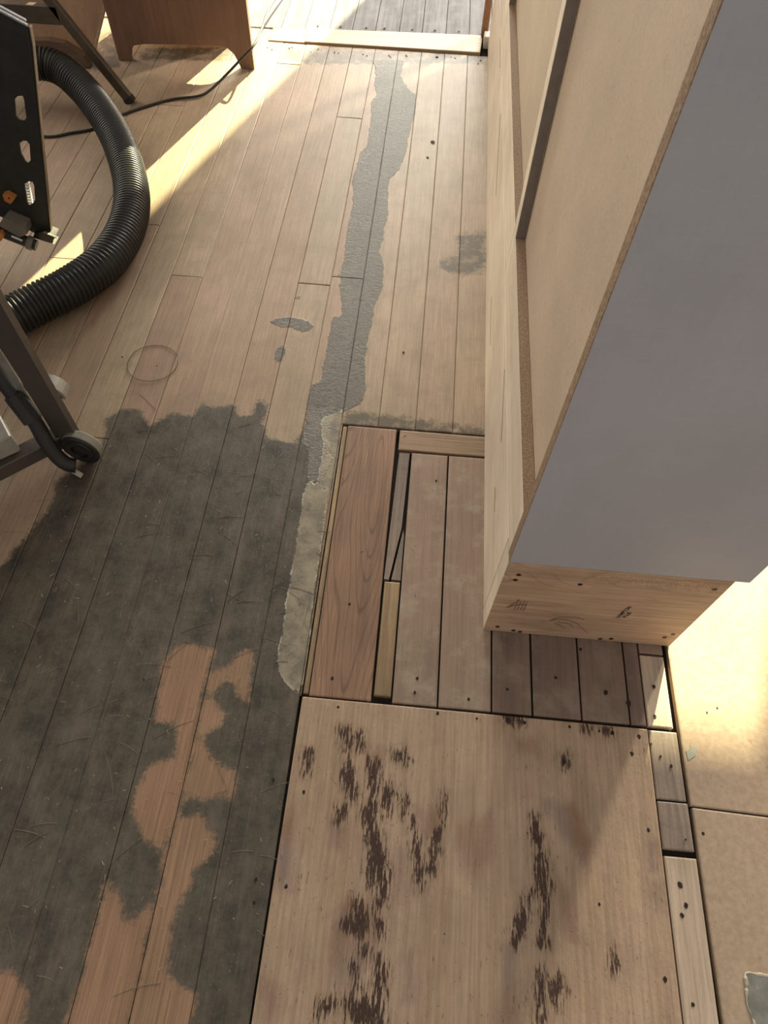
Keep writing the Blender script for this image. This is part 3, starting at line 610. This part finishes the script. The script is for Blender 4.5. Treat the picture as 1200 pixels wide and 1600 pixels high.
st = thing('folding_stand', 'slanted brown steel leg of a folding stand resting before the bench', 'stand', (-1.1, 2.3, 0))
obj('leg', obox((-1.0185, 2.3, 0.006), (-1.42, 2.3, .69), .030, .022, .002, upv=(0, 1, 0)), M_leg, st)
obj('leg', obox((-2.0, 2.3, 0.006), (-1.60, 2.3, .69), .030, .022, .002, upv=(0, 1, 0)), M_leg, st)
obj('crossbar', obox((-1.165, 2.3, .247), (-1.845, 2.3, .247), .022, .050, .002), M_leg, st)
obj('rubber_foot', obox((-1.0165, 2.3, 0.001), (-1.026, 2.3, .018), .034, .026, .003, upv=(0, 1, 0)), plain('dark_rubber', (0.03, 0.028, 0.026), 0.8), st)
M_rub = plain('black_rubber_cord', (0.022, 0.020, 0.019), 0.55)
cpts = spline([(-1.55, 2.02, .0042), (-1.369, 2.045, .0042), (-1.24, 2.057, .0042), (-1.195, 2.063, .0042), (-1.152, 2.087, .0042), (-1.081, 2.126, .0042), (-1.023, 2.211, .0042), (-.956, 2.276, .0042), (-.884, 2.331, .0042), (-.803, 2.358, .006), (-.768, 2.39, .012), (-.722, 2.45, .035), (-.667, 2.50, .073), (-.634, 2.55, .093), (-.631, 2.67, .092), (-.636, 2.85, .085), (-.63, 3.1, .05), (-.60, 3.4, .006), (-.55, 3.8, .0064)], .008)
tag(obj('power_cord', tube(cpts, .0042, 8), M_rub, smooth=True), 'thin black power cord curving across the floor past the bench foot', 'cord')
hp = spline([(-1.661, 2.207, 0.120), (-1.477, 2.258, 0.120), (-1.381, 2.279, 0.120), (-1.293, 2.267, 0.120), (-1.239, 2.273, 0.115), (-1.183, 2.255, 0.100), (-1.101, 2.186, 0.075), (-1.008, 2.068, 0.060), (-.928, 1.936, .054), (-.856, 1.781, .052), (-.816, 1.649, .052), (-.806, 1.523, .052), (-.825, 1.416, .052), (-.878, 1.323, .052), (-.936, 1.257, .052), (-.992, 1.193, .052), (-1.071, 1.125, .052), (-1.25, 1.07, .052), (-1.5, 1.05, .052)], .0023)
hr = [(.0485, .0495, .0485, .0445, .0435)[i % 5] for i in range(len(hp))]
M_hose = plain('black_hose', (0.016, 0.017, 0.016), 0.38, 0.0, 0.25, 30, dust=0.12, dustcol=(0.07, 0.066, 0.055))
tag(obj('dust_hose', tube(hp, hr, 28), M_hose, smooth=True), 'thick black corrugated dust hose looping over the floor', 'hose')

# ---------------------------------------------------------------- table saw stood on its side (top left)
M_blk = plain('black_painted_steel', (0.018, 0.019, 0.018), 0.55, 0.0, 0.25, 60, dust=0.25, dustcol=(0.06, 0.055, 0.05))
M_sil = plain('bright_aluminium', (0.62, 0.62, 0.62), 0.3, 0.9)
M_gry = plain('grey_plastic', (0.16, 0.145, 0.12), 0.55)
M_org = plain('orange_plastic', (0.50, 0.19, 0.05), 0.5)
M_rimb = plain('lit_brown_rim', (0.22, 0.16, 0.12), 0.5, 0.3)  # light on the panel's side face put into a brown colour
saw = thing('table_saw', 'black slotted table saw standing on its side by the hose', 'table saw', (-1.2, 1.5, 0))
at = lambda L, y=1.41: [(x, y, z) for x, z in L]
OUT = [(-.784, .599), (-.791, .568), (-.930, .121), (-.960, .135), (-.995, .157), (-1.034, .179), (-1.108, .220), (-1.30, .30), (-1.30, .74), (-.936, .694), (-.887, .653), (-.829, .622)]
S1 = [(-.872, .462), (-.862, .469), (-.852, .470), (-.852, .462), (-.863, .425), (-.870, .419), (-.882, .420), (-.884, .428)]
S2 = [(-.904, .367), (-.892, .374), (-.884, .374), (-.881, .367), (-.894, .330), (-.903, .322), (-.908, .325), (-.910, .344)]
S3 = [(-.935, .269), (-.920, .278), (-.912, .277), (-.912, .268), (-.925, .231), (-.934, .221), (-.946, .215), (-.948, .223)]
obj('slotted_panel', prism(at(OUT), (0, .004, 0), [at(S1), at(S2), at(S3)]), M_blk, saw)
rim = bmesh.new()
for p, q in (((-.791, .568), (-.930, .121)), ((-.784, .599), (-.791, .568))): obox((p[0], 1.416, p[1]), (q[0], 1.416, q[1]), .012, .004, .0006, rim, (1, 0, .3))
obj('side_rim', rim, M_rimb, saw, 'brown side rim, lit tone put into its colour')
rim = bmesh.new()
for dz in (0, .008): obox((-.786, 1.412, .601+dz), (-.832, 1.412, .624+dz), .006, .004, .0006, rim, (1, 0, 1)); obox((-.832, 1.412, .624+dz), (-.94, 1.412, .70+dz), .006, .004, .0006, rim, (1, 0, 1))
obj('top_rim', rim, M_sil, saw, 'bright top rim, sunlight put into its colour')  # folded edge catching the sun, its brightness painted as bright metal
def coil(p, q, r, turns, w, lab=None):
    p, q = Vector(p), Vector(q); d = q-p; u = Vector((0, 1, 0)); v = d.normalized().cross(u)
    return obj('spring', tube([p + d*t + (u*math.cos(a) + v*math.sin(a))*r for t, a in [(k/(turns*14), 2*math.pi*k/14) for k in range(turns*14+1)]], w, 6), M_sil, saw, lab, smooth=True)
coil((-.950, 1.437, .258), (-.968, 1.437, .190), .011, 9, .0016, 'steel coil spring showing through the lowest slot')
for (xa, za), (xb, zb) in (((-.907, .398), (-.886, .389)), ((-.906, .390), (-.890, .383)), ((-.940, .300), (-.922, .291)), ((-.939, .292), (-.926, .286))):
    obj('bright_tab', obox((xa, 1.435, za), (xb, 1.435, zb), .006, .003, .0005, upv=(0, 0, 1)), M_sil, saw)
obj('motor_housing', prism(at([(-1.024, .179), (-.999, .200), (-.958, .180), (-.962, .160), (-.985, .149)], 1.375), (0, .034, 0)), M_gry, saw, 'grey plastic housing block')
obj('lever', prism(at([(-1.056, .166), (-1.021, .164), (-1.017, .156), (-1.030, .142), (-1.056, .134)], 1.366), (0, .03, 0)), M_org, saw, 'orange lever')
obj('lock_tab', prism(at([(-.990, .248), (-.978, .252), (-.963, .241), (-.981, .225), (-.992, .232)], 1.395), (0, .014, 0), [at([(-.981, .242), (-.976, .243), (-.975, .239), (-.980, .237)], 1.395)]), M_org, saw, 'orange lock tab with a hole')
rod = thing if False else None
obj('fence_rod', tube([(-1.12, 1.385, .190), (-1.035, 1.385, .156), (-.958, 1.385, .121)], .0135, 14), M_blk, saw)
cl = obj('rod_clamp', lathe((-.972, 1.385, .1275), (.91, 0, -.41), [(.0, -.006), (.0165, -.006), (.0175, .0), (.0165, .008), (.0, .008)], 18), M_gry, saw, 'grey ring clamp')
obj('clamp_pin', tube([(-1.0, 1.37, .155), (-.978, 1.37, .144)], .0028, 8), M_sil, cl)
b = prism(at([(-.958, .146), (-.930, .152), (-.908, .142), (-.912, .138), (-.921, .140), (-.916, .131), (-.924, .128), (-.924, .121), (-.918, .118), (-.966, .134)], 1.398), (0, .03, 0))
obj('rail_end', b, M_blk, saw, 'notched end of an aluminium rail')
obj('rail_lip', obox((-.931, 1.396, .1545), (-.903, 1.396, .141), .006, .0022, .0004), M_gry, saw)
body = box(-1.60, -1.14, 1.417, 1.54, .19, .72, .01); obj('saw_body', body, M_blk, saw)
for x in (-1.55, -1.25):
    obj('foot', obox((x, 1.48, .195), (x-.03, 1.48, .002), .05, .05, .004, upv=(0, 1, 0)), M_blk, saw)

# ---------------------------------------------------------------- rolling stand with caster (left edge)
M_stl = plain('taupe_steel', (0.105, 0.088, 0.075), 0.4, 0.3, 0.10, 30)
M_alu = plain('dull_aluminium', (0.40, 0.39, 0.35), 0.45, 0.5)
M_tyre = plain('dusty_tyre', (0.24, 0.225, 0.18), 0.8, dust=0.3)
M_hub = plain('black_wheel_hub', (0.020, 0.019, 0.017), 0.5)
rs = thing('rolling_stand', 'taupe steel rolling stand leg with a small black caster wheel', 'tool stand', (-.75, .84, 0))
lx, ly = -.7205, .845
L = prism([(lx-.024, ly, .062), (lx-.020, ly, .052), (lx-.008, ly, .046), (lx+.012, ly, .046), (lx+.021, ly, .052), (lx+.024, ly, .064), (lx+.024, ly, .95), (lx-.024, ly, .95)], (0, .018, 0))
obj('leg', L, M_stl, rs)
obj('shade_top', box(-1.58, lx-.028, .40, 1.0, .905, .95, .006), M_stl, rs)  # out of view, added to shade the floor at lower left
obj('shade_case', box(-1.52, lx-.05, .45, .96, .62, .904, .02), M_blk, rs)  # out-of-view block added to deepen the same floor shade
obj('lower_shelf', box(-1.50, -.90, .60, .92, .20, .24, .003), M_stl, rs)
for xx in (-1.50, -1.0): obj('leg', box(xx-.02, xx+.02, .46, .48, .002, .619, .001), M_stl, rs)
obj('rivet', lathe((lx+.002, ly-.001, .064), (0, 1, 0), [(.0, 0), (.004, .0), (.005, .002)], 12), M_stl, rs)
obj('base_rail', obox((-.735, .868, .048), (-1.15, .475, .048), .036, .036, .002), M_stl, rs)
w = lathe((-.695, .826, .0435), (.12, 1, 0), [(.0, .002), (.011, .001), (.0175, .004), (.0185, -.001), (.030, .0), (.0315, .003), (.038, .002), (.0415, .004), (.0422, .008)], 36)
wh = obj('caster_wheel', w, M_hub, rs, smooth=False)
obj('tyre', lathe((-.695, .826, .0435), (.12, 1, 0), [(.0424, .0075), (.043, .010), (.043, .024), (.041, .027), (.02, .027)], 36), M_tyre, wh, 'dusty grey tread')
bp = spline([(-.827, .892, .24), (-.807, .873, .20), (-.782, .851, .165), (-.763, .838, .13), (-.747, .817, .085), (-.732, .805, .052), (-.716, .800, .034), (-.700, .803, .026)], .008)
obj('curved_brake_bar', tube(bp, [.0155]*len(bp), 14), M_hub, rs, 'black curved brake bar', smooth=True)
obj('brake_collar', tube([(-.790, .858, .178), (-.763, .836, .128)], .020, 8), M_hub, rs)
obj('brake_tab', obox((-.711, .795, .0225), (-.690, .791, .006), .012, .002, .0004), M_alu, rs, 'thin bright brake tab')
obj('steel_strip', obox((-.772, .865, .060), (-.772, .865, .30), .014, .004, .0005, upv=(0, 1, 0)), M_alu, rs, 'narrow pale strip beside the leg')
arc = [(-.797 + .040*math.cos(a), .066 + .040*math.sin(a)) for a in np.linspace(math.pi*.52, 0.02, 9)]
outer = [(-.93, .098), (-.86, .104)] + arc; inner = [(x - .007*(1 if k > 3 else .2), z - .007) for k, (x, z) in enumerate(outer)]
outer = [(float(x), float(z)) for x, z in outer]; inner = [(float(x), float(z)) for x, z in inner]
obj('foot_arm', prism([(x, .952, z) for x, z in outer + inner[::-1]], (0, .032, 0)), M_alu, rs, 'pale curved foot arm')
obj('arm_web', prism([(x, .9545, z) for x, z in inner + [(-.785, .068), (-.82, .078), (-.93, .074)]], (0, .004, 0)), M_hub, rs)
blk = box(-.11, 0, 0, .075, .0675, .118, .003, rot=math.radians(40), pivot=(0, 0, 0))
for v in blk.verts: v.co += Vector((-.800, .800, 0))
obj('pale_block', blk, plain('pale_grey_block', (0.36, 0.335, 0.28), 0.4), rs, 'pale grey block on the base rail')
sheetp = box(-1.0, -.925, 1.025, 1.10, .0018, .010, .002)
tag(obj('plastic_sheet', sheetp, plain('pale_green_grey_sheet', (0.42, 0.41, 0.33), 0.5)), 'small pale green-grey sheet lying flat behind the caster stand', 'sheet')

# ---------------------------------------------------------------- a loose ring of thin wire
wr = [(-.631 + .060*math.cos(a), 1.137 + .060*math.sin(a), .0022 + .0006*math.sin(3*a)) for a in np.linspace(0.5, 6.55, 64)]
tag(obj('wire_ring', tube(wr, .0008, 6), plain('brown_wire', (0.16, 0.11, 0.075), 0.4, 0.4)), 'thin wire ring lying on the bare boards above the dark stain', 'wire')
